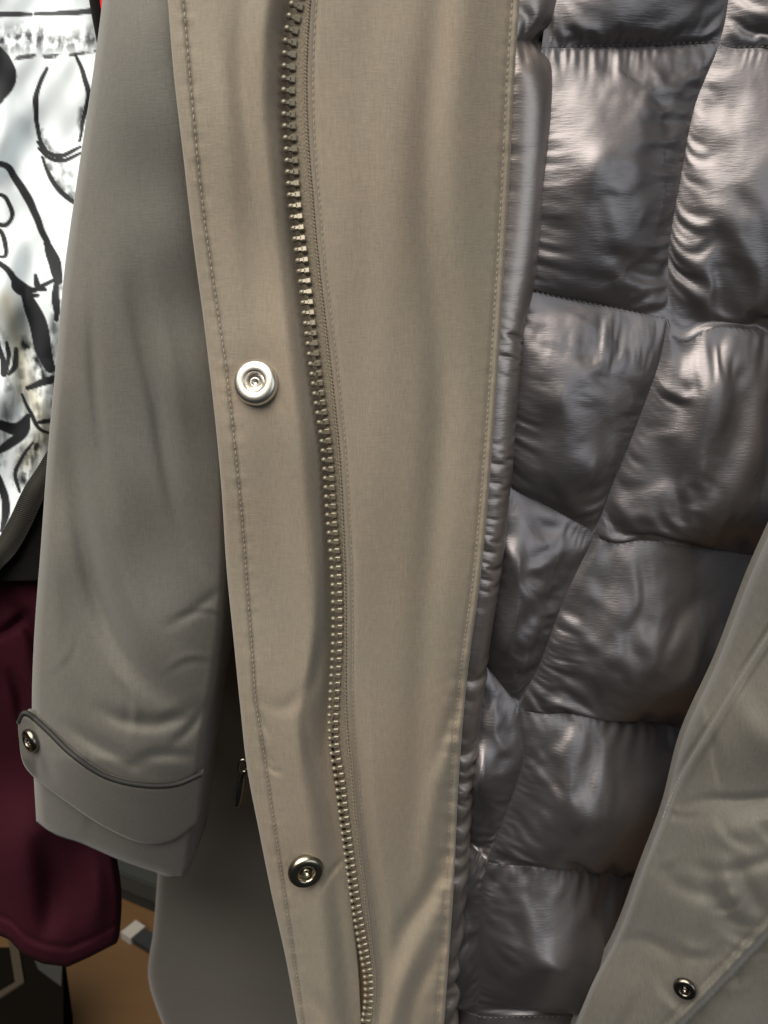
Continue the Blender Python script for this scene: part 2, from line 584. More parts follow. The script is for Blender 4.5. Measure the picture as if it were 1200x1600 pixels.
# cuff strap, wrapped over the sleeve end
st_u = [(28, 1132), (40, 1117), (72, 1143), (110, 1180), (160, 1214), (215, 1229), (270, 1229), (314, 1212)]
st_d = [(29, 1150), (36, 1192), (60, 1221), (110, 1258), (162, 1292), (222, 1318), (270, 1314), (308, 1286)]
su, sd = densify(st_u, 10), densify(st_d, 10)
tt = np.linspace(0, 1, 26)[:, None]
SU = su[None, :, 0] * (1 - tt) + sd[None, :, 0] * tt
SV = su[None, :, 1] * (1 - tt) + sd[None, :, 1] * tt
Lx, Rx = slv_l(SV), slv_r(SV)
ss = np.clip((SU - Lx) / (Rx - Lx), -0.1, 1)
base = -0.012 + 0.026 * np.sqrt(np.clip(1 - ((np.clip(ss, 0.02, 1) - 0.56) / 0.60) ** 2, 0, 1)) + 0.004 * np.sin(math.pi * np.clip(ss, 0, 1))
so = base + 0.0050 - cuff_in(SV)
ed = np.minimum(tt, 1 - tt) * 26
so = so - 0.0012 * np.clip(1 - ed / 1.6, 0, 1) ** 2
so = so + strokes(SU, SV, [([(70, 1165), (76, 1200), (86, 1230)], 9, -0.0014), ([(120, 1210), (180, 1262), (240, 1290)], 16, -0.0006)])
strap = grid_obj('cuff_strap', P(SU, SV, so), M_shell_shade, sleeve, skirt=0.005)
# dark tube along its upper edge, standing in for the shadow gap
pv, pf = tube(P(su[:, 0] + 1, su[:, 1] - 3, so[0] + 0.0005), 0.0011)
M_gap = plain('gap_shade', (0.012, 0.011, 0.010, 1), 0.7)
mesh_obj('strap_gap_shade', pv, pf, M_gap, sleeve)

# ---------------- zip: tape, teeth
pv = np.linspace(-320, 1900, 560)
tu0, tu1 = zip_c(pv) + 1, seam_c(pv) + 3
ts = np.linspace(0, 1, 7)[None]
TU = tu0[:, None] * (1 - ts) + tu1[:, None] * ts
TV = np.repeat(pv[:, None], 7, 1)
zo = fac_off(seam_c(pv), pv)
TO = zo[:, None] - 0.0002 - 0.0005 * (1 - ts) + 0 * TV
tape = grid_obj('zip_tape', P(TU, TV, TO), M_tape, coat, skirt=0.002)
tape['label'] = 'woven taupe zip tape along the facing edge'
# woven cord along the tape's sewn edge
cv = np.linspace(-320, 1900, 1500)
co = fac_off(seam_c(cv), cv)
cz, cf = tube(P(seam_c(cv) - 2.2 + 0.7 * np.sin(cv * 1.1), cv, co + 0.0001 + 0.00012 * np.sin(cv * 1.1 + 1)), 0.00042, 5)
mesh_obj('tape_cord', cz, cf, M_tape, tape)


def path3(uf, of, v0=-320, v1=1900, n=4000):
    v = np.linspace(v0, v1, n)
    p = P(uf(v), v, of(uf(v), v))
    l = np.concatenate([[0], np.cumsum(np.linalg.norm(np.diff(p, axis=0), axis=1))])
    return v, p, l


def tooth_mesh():
    bm = bmesh.new()
    # square clamp on the tape, waist, rounded head (along -X)
    def box(cx, cy, cz, sx, sy, sz, bev):
        r = bmesh.ops.create_cube(bm, size=1)
        for v in r['verts']:
            v.co = Vector((cx + v.co.x * sx, cy + v.co.y * sy, cz + v.co.z * sz))
        if bev:
            bmesh.ops.bevel(bm, geom=list({e for v in r['verts'] for e in v.link_edges}), offset=bev, segments=1, affect='EDGES')
    box(0.0015, 0, -0.0002, 0.0024, 0.0023, 0.0022, 0.00035)
    box(-0.0001, 0, 0, 0.0022, 0.0011, 0.0018, 0)
    r = bmesh.ops.create_uvsphere(bm, u_segments=10, v_segments=7, radius=0.00120)
    for v in r['verts']:
        v.co = Vector((v.co.x * 1.05 - 0.0013, v.co.y * 1.0, v.co.z * 1.05))
    me = bpy.data.meshes.new('zip_tooth')
    bm.to_mesh(me)
    bm.free()
    me.materials.append(M_tooth)
    me.polygons.foreach_set('use_smooth', [len(p.vertices) > 0 and p.area < 6e-7 for p in me.polygons])
    return me


tm = tooth_mesh()
vz, pz, lz = path3(zip_c, lambda u, v: fac_off(seam_c(v), v) - 0.0004)
PITCH = 0.0034
first = True
rng = random.Random(4)
k = 0
zslope = np.gradient(pz, axis=0)
while k * PITCH < lz[-1]:
    s = k * PITCH
    i = int(np.searchsorted(lz, s))
    k += 1
    if i >= len(vz) or vz[i] < -60 or vz[i] > 1660:
        continue
    t = Vector(zslope[i]).normalized()
    y = -t                                   # local Y runs up the zip
    f0 = Vector((0.0, -1.0, 0.0))
    # the tape twists a little along its length, so the teeth catch the lamp differently
    tw = 0.30 * math.sin(vz[i] / 190.0 + 1.0) + 0.12 * math.sin(vz[i] / 71.0)
    x = y.cross(f0).normalized()
    z = x.cross(y).normalized()
    R = Matrix((x, y, z)).transposed() @ Matrix.Rotation(tw * 0.6, 3, 'Y') @ Matrix.Rotation(-0.42 * math.exp(-((vz[i] - 410) / 120.0) ** 2), 3, 'X')
    o = bpy.data.objects.new('zip_tooth', tm)
    M = R.to_4x4() @ Matrix.Scale(0.9, 4)
    M.translation = Vector(pz[i]) - x * 0.0006 + z * 0.0003
    scene.collection.objects.link(o)
    o.parent = tape
    o.matrix_world = M


# ---------------- stitching
def stitches(name, uf, of, mat, parent, pitch=0.0021, length=0.0015, r=0.00022, v0=-100, v1=1700, lift=0.0002, jit=0.0):
    v, p, l = path3(uf, of, v0, v1)
    rr = random.Random(2)
    vs, fs = [], []
    n = int(l[-1] / pitch)
    for q in range(n):
        a = q * pitch
        i0 = np.searchsorted(l, a)
        i1 = min(np.searchsorted(l, a + length), len(l) - 1)
        A, B = Vector(p[i0]), Vector(p[i1])
        A = A + Vector((rr.uniform(-jit, jit), -lift, 0))
        B = B + Vector((rr.uniform(-jit, jit), -lift, 0))
        mid = (A + B) / 2 + Vector((0, -r * 0.8, 0))
        d = (B - A).normalized()
        sx = d.cross(Vector((0, -1, 0))).normalized() * r
        sy = Vector((0, -1, 0)) * r
        b0 = len(vs)
        for c, sc in ((A, 0.5), (mid, 1.0), (B, 0.5)):
            for an in range(5):
                ag = an * 2 * math.pi / 5
                vs.append(c + sx * (math.cos(ag) * sc) + sy * (math.sin(ag) * sc))
        for rg in range(2):
            for an in range(5):
                a2 = (an + 1) % 5
                fs.append((b0 + rg * 5 + an, b0 + rg * 5 + a2, b0 + rg * 5 + 5 + a2, b0 + rg * 5 + 5 + an))
    o = mesh_obj(name, vs, fs, mat, parent)
    o['kind'] = 'stuff'
    return o


stitches('placket_stitching', lambda v: plk_st(v) - 0.5, plk_off, M_thread, coat)
stitches('zip_stitching', lambda v: seam_c(v) + 9, fac_off, M_thread, coat, lift=0.0001, r=0.00017)
stitches('facing_stitching', lambda v: fac_r(v) - 12, fac_off, M_thread, coat, lift=0.0002, r=0.0002)


# ---------------- snaps
def snap(u, v, off, normal, r, parent, mat, name='snap_fastener', lab=None):
    c = Vector(P(u, v, off))
    prof = [(1.03, -0.14), (1.05, -0.02), (1.03, 0.10), (0.98, 0.20), (0.91, 0.27), (0.82, 0.305), (0.70, 0.315), (0.56, 0.31), (0.50, 0.285), (0.465, 0.22), (0.45, 0.08), (0.43, -0.02),
            (0.30, -0.03)]
    vs, fs = lathe([(a * r, b * r) for a, b in prof], 48)
    q = Vector(normal).normalized().to_track_quat('Z', 'Y')
    o = bpy.data.objects.new(name, None)
    me = bpy.data.meshes.new(name)
    me.from_pydata(vs, [], fs)
    me.materials.append(mat)
    me.polygons.foreach_set('use_smooth', [True] * len(me.polygons))
    o = bpy.data.objects.new(name, me)
    scene.collection.objects.link(o)
    o.parent = parent
    o.matrix_world = Matrix.Translation(c) @ q.to_matrix().to_4x4()
    if lab:
        o['label'] = lab
    prof = [(0.44, -0.02), (0.27, -0.02), (0.25, 0.14), (0.21, 0.20), (0.16, 0.19), (0.14, 0.05), (0.001, 0.04)]
    vs, fs = lathe([(a * r, b * r) for a, b in prof], 32)
    me = bpy.data.meshes.new('snap_stud')
    me.from_pydata(vs, [], fs)
    me.materials.append(mat)
    me.polygons.foreach_set('use_smooth', [True] * len(me.polygons))
    d = bpy.data.objects.new('snap_stud', me)
    scene.collection.objects.link(d)
    if parent.parent is None:                # thing > snap > stud
        d.parent = o
    else:                                    # never a fourth level
        d.parent = parent
    d.matrix_world = o.matrix_world.copy()
    return o


snap(400, 598, 0.0228, (-0.14, -1, 0.22), 0.0075, coat, M_steel)
snap(478, 1361, 0.0236, (0.26, -1, 0.0), 0.0072, coat, plain('darker_nickel', (0.42, 0.37, 0.29, 1), 0.26, 1.0, noise=0.2, nscale=700), lab='tilted steel snap on the lower placket')  # lower snap in a darker metal tone than the upper one

# ---------------- quilted satin lining: a small cloth relaxation on a grid whose seams are held
ROWS = 8
J_L = spl([(0, 905, -290), (1, 846, 76), (2, 812, 452), (3, 775, 748), (4, 735, 1010), (5, 690, 1270), (6, 676, 1560), (7, 668, 1860)])
J_V = spl([(0, 1190, -300), (0.5, 1150, -110), (1, 1124, 68), (1.25, 1086, 165), (1.5, 1066, 265), (1.75, 1046, 385), (2, 1042, 498), (2.5, 1000, 650), (2.8, 950, 775), (3, 930, 832),
           (3.3, 884, 930), (3.7, 842, 1040), (4, 812, 1106), (4.35, 817, 1185), (4.7, 785, 1285), (5, 762, 1346), (5.5, 750, 1450), (6, 746, 1585), (7, 735, 1850)])
J_R = spl([(0, 1560, -290), (1, 1520, 110), (2, 1480, 560), (3, 1400, 900), (4, 1290, 1160), (5, 1200, 1390), (6, 1130, 1590), (7, 1080, 1830)])
O_L = spl([(0, 0.000), (1, 0.000), (2, -0.002), (3, -0.006), (4, -0.010), (5, -0.016), (6, -0.020), (7, -0.022)])
O_V = spl([(0, -0.010), (1, -0.012), (2, -0.012), (3, -0.012), (4, -0.008), (5, 0.000), (6, 0.006), (7, 0.010)])
O_R = spl([(0, -0.035), (1, -0.035), (2, -0.042), (3, -0.060), (4, -0.072), (5, -0.068), (6, -0.058), (7, -0.048)])


def quilt_targets(n_row, nA, nB):
    r = np.linspace(0, ROWS - 1, (ROWS - 1) * n_row + 1)
    L, Vv, R = J_L(r), J_V(r), J_R(r)
    sA = np.linspace(0, 1, nA + 1)[None, :, None]
    sB = np.linspace(0, 1, nB + 1)[None, 1:, None]
    A = L[:, None] * (1 - sA) + Vv[:, None] * sA
    B = Vv[:, None] * (1 - sB) + R[:, None] * sB
    UV = np.concatenate([A, B], 1)
    # the right-hand seams dip away from the crevice before running on
    sb = np.concatenate([np.zeros(nA + 1), np.linspace(0, 1, nB + 1)[1:]])[None]
    UV[..., 1] += 26 * (np.exp(-((sb - 0.06) / 0.07) ** 2) * (sb > 0) * spl([(0, 0), (1, 0.2), (2, 1.3), (3, 0.5), (4, 0.2), (7, 0.1)])(r)[:, None])
    oA = O_L(r)[:, None] * (1 - sA[..., 0]) + O_V(r)[:, None] * sA[..., 0]
    wB = sstep(0.20, 0.80, sB[..., 0])
    oB = O_V(r)[:, None] * (1 - wB) + O_R(r)[:, None] * wB
    O = np.concatenate([oA, oB], 1)
    return P(UV[..., 0], UV[..., 1], O)


def up2(a):
    n, m = a.shape[:2]
    b = np.zeros((2 * n - 1, m) + a.shape[2:])
    b[::2] = a
    b[1::2] = (a[:-1] + a[1:]) / 2
    c = np.zeros((2 * n - 1, 2 * m - 1) + a.shape[2:])
    c[:, ::2] = b
    c[:, 1::2] = (b[:, :-1] + b[:, 1:]) / 2
    return c


def relax(X, T, pin, ex, ey, iters, press, grav, bend, lo=None, hi=None, floor=0.003):
    """position-based cloth: X start, T flat target; rest lengths are the flat ones times ex / ey"""
    ld = lambda a, b: np.linalg.norm(a - b, axis=-1)
    rh = ld(T[:, 1:], T[:, :-1]) * 0.5 * (ex[:, 1:] + ex[:, :-1])
    rv = ld(T[1:], T[:-1]) * 0.5 * (ey[1:] + ey[:-1])
    em = 0.5 * (ex + ey)
    d1 = ld(T[1:, 1:], T[:-1, :-1]) * em[1:, 1:]
    d2 = ld(T[1:, :-1], T[:-1, 1:]) * em[1:, 1:]
    w = np.where(pin, 0.0, 1.0)
    Vel = np.zeros_like(X)

    def con(a, b, wa, wb, rest, k):
        d = b - a
        l = np.sqrt((d * d).sum(-1)) + 1e-12
        ws = wa + wb + 1e-9
        c = (k * (l - rest) / l / ws)[..., None] * d
        a += wa[..., None] * c
        b -= wb[..., None] * c
    for it in range(iters):
        old = X.copy()
        dx = np.gradient(X, axis=1)
        dy = np.gradient(X, axis=0)
        n = np.cross(dy, dx)
        n /= np.linalg.norm(n, axis=-1, keepdims=True) + 1e-12
        acc = n * press
        acc[..., 2] -= grav
        X = X + w[..., None] * (Vel * 0.92 + acc)
        for sub in range(2):
            for p in (0, 1):
                a, b = X[:, p:-1:2], X[:, p + 1::2]
                con(a, b, w[:, p:-1:2], w[:, p + 1::2], rh[:, p::2], 1.0)
                a, b = X[p:-1:2], X[p + 1::2]
                con(a, b, w[p:-1:2], w[p + 1::2], rv[p::2], 1.0)
            for p in (0, 1):
                con(X[p:-1:2, :-1], X[p + 1::2, 1:], w[p:-1:2, :-1], w[p + 1::2, 1:], d1[p::2], 0.25)
                con(X[p:-1:2, 1:], X[p + 1::2, :-1], w[p:-1:2, 1:], w[p + 1::2, :-1], d2[p::2], 0.25)
        lap = np.zeros_like(X)
        lap[1:-1, 1:-1] = (X[2:, 1:-1] + X[:-2, 1:-1] + X[1:-1, 2:] + X[1:-1, :-2]) / 4 - X[1:-1, 1:-1]
        X += bend * w[..., None] * lap
        X[..., 1] = np.minimum(X[..., 1], T[..., 1] + (floor if lo is None else -lo))
        if hi is not None:
            X[..., 1] = np.maximum(X[..., 1], T[..., 1] - hi)
        Vel = X - old
        m = np.sqrt((Vel * Vel).sum(-1, keepdims=True))
        Vel *= np.minimum(1, 0.0015 / (m + 1e-12))
    return X


def pin_mask(n_row, nA, nB):
    nt_, ns_ = (ROWS - 1) * n_row + 1, nA + nB + 1
    pin = np.zeros((nt_, ns_), bool)
    pin[::n_row] = True
    pin[:, 0] = pin[:, -1] = pin[:, nA] = True
    return pin


def seam_dist(n_row, nA, nB):
    i = np.arange((ROWS - 1) * n_row + 1)
    j = np.arange(nA + nB + 1)
    dr = np.minimum(i % n_row, n_row - i % n_row) / n_row
    dc = np.where(j <= nA, np.minimum(j, nA - j) / nA, np.minimum(j - nA, nA + nB - j) / nB)
    return np.broadcast_to(dr[:, None], (len(i), len(j))), np.broadcast_to(dc[None], (len(i), len(j)))


# creases pressed into the satin where the crevice gathers it
def unproject(X):
    d = X - np.array([0, -D, CZ])
    zc = d[..., 1] * CT - d[..., 2] * ST
    return 600 + FPX * d[..., 0] / zc, 800 - FPX * (d[..., 1] * ST + d[..., 2] * CT) / zc


LIN = [([(1048, 120), (1052, 200), (1040, 300), (1010, 400)], 12, 0.0026, 'f'), ([(960, 240), (985, 330), (1012, 400)], 13, -0.0026),
       ([(990, 380), (1012, 410), (1038, 440)], 9, 0.0024, 'f'), ([(1085, 180), (1110, 200), (1120, 240)], 12, -0.0024),
       ([(1092, 268), (1130, 258), (1170, 236)], 7, 0.0020), ([(1095, 432), (1130, 408), (1148, 384)], 8, -0.0030, 'f'),
       ([(1150, 380), (1160, 440), (1140, 520)], 14, 0.0034, 'f'), ([(880, 110), (980, 108), (1080, 92)], 7, -0.0018),
       ([(1050, 560), (1075, 570), (1110, 545), (1130, 530)], 9, 0.0040), ([(1030, 575), (1060, 592), (1110, 588)], 9, -0.0026, 'f'),
       ([(905, 600), (912, 680), (900, 740), (922, 800)], 9, -0.0036, 'f'), ([(942, 680), (930, 760), (918, 815)], 9, 0.0036),
       ([(1062, 600), (1050, 680), (1020, 750)], 14, -0.0026), ([(950, 778), (990, 782), (1030, 774)], 6, 0.0026),
       ([(985, 800), (1040, 790), (1080, 760)], 12, -0.0026), ([(1160, 560), (1120, 680), (1090, 800)], 22, -0.0046, 'f'),
       ([(820, 515), (880, 520), (960, 528), (1010, 518)], 7, -0.0020), ([(790, 850), (840, 856), (880, 838)], 8, -0.0026, 'f'),
       ([(900, 860), (882, 930), (840, 990), (815, 1050)], 10, 0.0040, 'f'), ([(860, 900), (820, 960), (795, 1030)], 12, -0.0034),
       ([(945, 880), (968, 920), (978, 970)], 7, 0.0026, 'f'), ([(905, 930), (890, 1010), (880, 1060)], 12, -0.0030),
       ([(1035, 950), (1000, 1020), (975, 1080)], 13, 0.0030, 'f'), ([(1090, 960), (1066, 1040), (1020, 1090)], 14, -0.0030),
       ([(750, 1040), (756, 1120), (745, 1170), (790, 1190), (812, 1182)], 9, 0.0032), ([(830, 1000), (838, 1040), (822, 1090)], 8, 0.0030, 'f'),
       ([(912, 1140), (908, 1190), (896, 1240)], 9, -0.0026, 'f'), ([(944, 1200), (946, 1250), (940, 1300)], 6, -0.0026),
       ([(850, 1130), (836, 1200), (800, 1300)], 10, -0.0026), ([(880, 1190), (888, 1208), (896, 1196)], 5, -0.0012),
       ([(780, 1260), (768, 1300), (752, 1340)], 8, 0.0030, 'f'), ([(775, 1380), (782, 1450), (776, 1530)], 10, -0.0026, 'f'),
       ([(740, 1400), (752, 1440), (738, 1520)], 8, 0.0030)]
rs = np.random.RandomState(7)
for _ in range(110):                                  # small sharp creases running off the seams and the crevice
    r0 = rs.uniform(0.6, 6.2)
    jx, jy = J_V(r0)
    if rs.rand() < 0.55:
        sd = rs.choice([-1, 1])
        x0, y0 = jx + sd * rs.uniform(4, 26), jy
        a0 = rs.normal(0.25, 0.55) if sd > 0 else math.pi - rs.normal(0.1, 0.55)
    else:
        x0, y0 = jx + rs.uniform(-200, 260), J_V(round(r0))[1] + rs.uniform(10, 70)
        a0 = rs.normal(math.pi / 2, 0.5)
    ln = rs.uniform(35, 110)
    b0 = a0 + rs.normal(0, 0.35)
    p1 = (x0 + math.cos(a0) * ln * 0.5, y0 + math.sin(a0) * ln * 0.5)
    p2 = (p1[0] + math.cos(b0) * ln * 0.5, p1[1] + math.sin(b0) * ln * 0.5)
    LIN.append(([(x0, y0), p1, p2], rs.uniform(4.5, 9), rs.choice([-1, 1]) * rs.uniform(0.0007, 0.0018), rs.choice(['f', 'g'])))
qn = Noise(61, 0.8, 2)
qn2 = Noise(62, 0.7, 2)
nr, nA, nB = 16, 14, 22
T = quilt_targets(nr, nA, nB)
pin = pin_mask(nr, nA, nB)
dr, dc = seam_dist(nr, nA, nB)
X = T.copy()
X[..., 1] -= 0.007 * np.sqrt(np.clip(np.sin(math.pi * dr) * np.sin(math.pi * dc), 0, 1)) * ~pin
X += rs.normal(0, 0.0006, X.shape) * (~pin)[..., None]
for lev in range(3):
    gi, gj = np.meshgrid(np.linspace(0, 7, X.shape[0]), np.linspace(0, 3, X.shape[1]), indexing='ij')
    en = qn(gi, gj)
    ex = 1.012 + 0.05 * np.sin(math.pi * dr) + 0.02 * en + 0.055 * np.clip(qn2(gi, gj), 0, 1.2) * np.exp(-(dr / 0.08) ** 2)
    ey = 1.012 + 0.06 * np.sin(math.pi * dc) - 0.02 * en + 0.03 * np.clip(qn2(gj + 5, gi) - 0.15, 0, 1.2) * np.exp(-(dc / 0.12) ** 2)
    # the wadding: fullest low in each panel, thin at the seams; the satin lies loose over it
    tr = np.linspace(0, ROWS - 1, X.shape[0]) % 1.0
    jj = np.arange(X.shape[1])
    tc_ = np.where(jj <= nA, jj / nA, (jj - nA) / nB)
    pad = 0.0150 * (np.sin(math.pi * tr ** 1.15).clip(0) ** 0.8)[:, None] * (np.sin(math.pi * tc_).clip(0) ** 0.5)[None] * (1 + 0.22 * en)
    if lev == 2:
        pu_, pv_ = unproject(X)
        X[..., 1] -= 1.35 * strokes(pu_, pv_, LIN) * (~pin)
        X[..., 1] -= 0.0006 * Noise(71, 75, 3, (1.0, 0.7))(pu_, pv_) * np.clip(np.minimum(dr, dc) * 12, 0, 1)
        X = relax(X, T, pin, ex, ey, 30, 1.0e-6, 2e-6, 0.10, pad - 0.007, pad + 0.003)
    else:
        X = relax(X, T, pin, ex, ey, (160, 140)[lev], (1.2e-5, 5e-6)[lev], (1.2e-5, 8e-6)[lev], (0.06, 0.18)[lev], pad - 0.0055, pad + 0.001)
    if lev < 2:
        X = up2(X)
        nr, nA, nB = nr * 2, nA * 2, nB * 2
        T = quilt_targets(nr, nA, nB)
        pin = pin_mask(nr, nA, nB)
        dr, dc = seam_dist(nr, nA, nB)
        X[pin] = T[pin]
        X += rs.normal(0, (0.0003, 0.00012)[lev], X.shape) * (~pin)[..., None]

# a thin backing behind the quilting carries the panels
lining = grid_obj('quilted_lining', T[::8, ::4] + np.array([0, 0.012, 0]), M_satin, coat)
lining['label'] = 'shiny grey quilted satin lining'
for r_ in range(ROWS - 1):
    for c_ in range(2):
        j0, j1 = (0, nA) if c_ == 0 else (nA, nA + nB)
        blk = X[r_ * nr:(r_ + 1) * nr + 1, j0:j1 + 1]
        o = grid_obj('quilt_panel', blk, M_satin, lining)
        md = o.modifiers.new('smooth', 'SUBSURF')
        md.levels = md.render_levels = 1
        md.boundary_smooth = 'PRESERVE_CORNERS'

# seam thread along the held rows
for r_ in range(1, ROWS - 1):
    row = X[r_ * nr]
    vs, fs = [], []
    for j in range(len(row) - 1):
        if j % 2 == 0:
            a, b = row[j], row[j + 1]
            pv_, pf_ = tube(np.array([a, (a + b) / 2 + [0, -0.0006, 0.0002], b]) + np.array([0, -0.0006, 0]), [0.0001, 0.0002, 0.0001], 5)
            n0 = len(vs)
            vs += pv_
            fs += [tuple(q + n0 for q in f) for f in pf_]
    o = mesh_obj('seam_thread', vs, fs, M_thread_d, lining)
    o['kind'] = 'stuff'

# ---------------- puckered satin trim between facing and lining
tr_r = xv((890, -320), (866, 0), (858, 60), (860, 110), (852, 300), (836, 420), (812, 520), (802, 620), (792, 740), (776, 880), (756, 1010), (738, 1150), (722, 1300), (712, 1450), (704, 1600), (690, 1900))
ntr, mtr = 520, 12
tv = np.linspace(-320, 1900, ntr)
q = np.linspace(0, 1, mtr)[None]
TU = (fac_r(tv) - 3)[:, None] * (1 - q) + tr_r(tv)[:, None] * q
TV = np.repeat(tv[:, None], mtr, 1)
TOf = (fac_off(fac_r(tv), tv) - 0.002)[:, None] * (1 - q) + (fac_off(fac_r(tv), tv) - 0.017)[:, None] * q
T2 = P(TU, TV, TOf)
pin2 = np.zeros((ntr, mtr), bool)
pin2[:, 0] = pin2[:, -1] = True
pin2[0] = pin2[-1] = True
for kk in (int((66 + 320) / 2220 * ntr),):
    pin2[kk] = True
X2 = T2.copy()
X2[..., 1] -= 0.005 * np.sin(math.pi * q) * ~pin2
X2 += rs.normal(0, 0.0002, X2.shape) * (~pin2)[..., None]
e1 = np.full(X2.shape[:2], 1.22)
e2 = 1.010 + (0.120 * sstep(430, 540, tv) * np.clip(0.45 + 0.75 * np.sin(tv / 37) * np.sin(tv / 91 + 1), 0, 1.2))[:, None] + 0 * q
X2 = relax(X2, T2, pin2, e1, e2, 200, 8e-6, 2e-6, 0.15)
o = grid_obj('lining_trim', X2, M_trim, coat)
md = o.modifiers.new('smooth', 'SUBSURF')
md.levels = md.render_levels = 1
o['label'] = 'puckered satin binding between facing and lining'

# ---------------- the coat's other front, lower right
rp_l = xv((1330, 500), (1225, 780), (1172, 900), (1122, 1030), (1068, 1150), (1036, 1270), (1004, 1355), (960, 1470), (920, 1545), (896, 1605), (820, 1800), (780, 1900))
rp_seam = xv((1400, 680), (1200, 985), (1150, 1062), (1104, 1138), (1062, 1208), (1030, 1282), (1000, 1352), (956, 1466), (916, 1545), (893, 1605), (817, 1800), (777, 1900))
rp_low = xv((1500, 1100), (1260, 1392), (1200, 1456), (1130, 1530), (1060, 1602), (900, 1760), (780, 1900))
RPS = [([(1052, 1262), (1110, 1250), (1170, 1250), (1260, 1228)], 9, -0.0030),
       ([(1030, 1300), (1110, 1296), (1200, 1284), (1300, 1250)], 24, 0.0034),
       ([(1016, 1330), (1050, 1376), (1100, 1398), (1150, 1400)], 13, -0.0024),
       ([(1060, 1345), (1130, 1362), (1200, 1345), (1280, 1320)], 11, -0.0022),
       ([(948, 1486), (990, 1468), (1030, 1478), (1070, 1510)], 10, -0.0030),
       ([(1096, 1340), (1118, 1400), (1150, 1450), (1200, 1490)], 16, -0.0040),
       ([(1150, 1340), (1172, 1396), (1206, 1440)], 12, -0.0030),
       ([(1130, 1330), (1140, 1400), (1180, 1450)], 14, 0.0030),
       ([(1100, 1380), (1076, 1450), (1072, 1530), (1040, 1600)], 22, 0.0034),
       ([(1108, 1130), (1118, 1180), (1126, 1240)], 7, -0.0020),
       ([(1104, 1150), (1092, 1100), (1080, 1060)], 7, 0.0022),
       ([(1030, 1500), (1000, 1560), (960, 1640), (940, 1720)], 16, -0.0040),
       ([(1130, 1040), (1170, 1130), (1230, 1190)], 22, 0.0024)]
for _ in range(24):
    x0, y0 = rs_s.uniform(1000, 1220), rs_s.uniform(1220, 1560)
    a0 = rs_s.normal(0.5, 0.6)
    ln = rs_s.uniform(40, 110)
    RPS.append(([(x0, y0), (x0 + math.cos(a0) * ln / 2, y0 + math.sin(a0) * ln / 2), (x0 + math.cos(a0 - 0.3) * ln, y0 + math.sin(a0 - 0.3) * ln)], rs_s.uniform(5, 9), rs_s.choice([-1, 1]) * rs_s.uniform(0.0004, 0.0010), 'f'))
rp_noise = Noise(31, 330, 2)


def rp_off(U, V, s):
    d = U - rp_l(V)
    e = U - rp_seam(V)
    o = 0.010 + 0.046 * (1 - np.exp(-np.clip(d, 0, None) / 110.0))
    o = o - 0.0020 * np.exp(-(e / 5) ** 2) + 0.0022 * np.exp(-((e - 12) / 9) ** 2) + 0.0015 * rp_noise(U, V)
    o = o + 0.65 * strokes(U, V, RPS)
    o = o - 0.010 * sstep(-2, 10, U - rp_low(V)) + 0.0018 * np.exp(-((U - rp_low(V) + 10) / 7) ** 2) - 0.0012 * np.exp(-((U - rp_low(V) + 22) / 4) ** 2)
    return o


right_front = sheet('right_front', rp_l, lambda V: rp_l(V) * 0 + 1560, 500, 1900, 150, 330, rp_off, M_shell_shade, coat, roll=16, rollw=0.012, skirt=0.004, sides='l')
stitches('right_front_stitching', lambda v: rp_seam(v) + 3, lambda u, v: rp_off(u, v, None), M_thread, coat, v0=900, v1=1285)
snap(1070, 1545, float(rp_off(np.array([1070.]), np.array([1545.]), None)[0]) + 0.0012, (-0.45, -1, 0.1), 0.0042, coat, M_dark_metal, lab='small dark snap on the right front')

# snap on the cuff strap
sn = snap(47, 1157, float(so[8, 8]) + 0.0008, (-0.75, -1, -0.05), 0.0050, strap.parent, M_dark_metal)

# ---------------- pocket zip puller peeping past the placket
pc = Vector(P(381, 1200, 0.004))
vs, fs = [], []
ring = [Vector(P(380 + 7 * math.cos(a), 1200 + 13 * math.sin(a), 0.004)) for a in np.linspace(0, 2 * math.pi, 25)]
rv_, rf_ = tube(np.array(ring), 0.0009, 8)
pull = mesh_obj('pocket_zip_pull', rv_, rf_, M_dark_metal, coat)
bar = P(np.array([380, 378, 375, 372, 371]), np.array([1207, 1220, 1236, 1252, 1260]), 0.004)
rv_, rf_ = tube(bar, [0.0014, 0.0022, 0.0024, 0.0022, 0.0010], 10)
mesh_obj('pull_tab', rv_, rf_, M_dark_metal, pull)

# ------------------------------------------------------------------ neighbouring garments on the rail
# white printed garment
rows_, cols_ = 620, 200
pu = np.linspace(-160, 210, cols_)[None] + np.zeros((rows_, 1))
pvv = np.linspace(-330, 905, rows_)[:, None] + np.zeros((1, cols_))
pn = Noise(41, 230, 3, (1.2, 0.5))
PF = [([(150, -100), (140, 60), (146, 200), (120, 400), (90, 600)], 26, 0.006),
      ([(40, 300), (48, 420), (40, 560), (30, 700)], 18, -0.008),
      ([(-20, 100), (0, 300), (-10, 600)], 26, 0.008),
      ([(72, 560), (66, 640), (72, 720)], 14, 0.005)]
po = -0.048 + 0.004 * pn(pu, pvv) + strokes(pu, pvv, PF)
shirt = grid_obj('printed_garment', P(pu, pvv, po), None or plain('tmp', (1, 1, 1, 1)), None, None)
wob = Noise(43, 90, 2)
U_, V_ = pu + 0.9 * wob(pu, pvv), pvv + 0.9 * wob(pvv, pu)
ink = np.zeros(pu.shape)
grn = Noise(44, 26, 4)(pu, pvv)
grn2 = Noise(45, 16, 3, (1, 0.25))(pu, pvv)


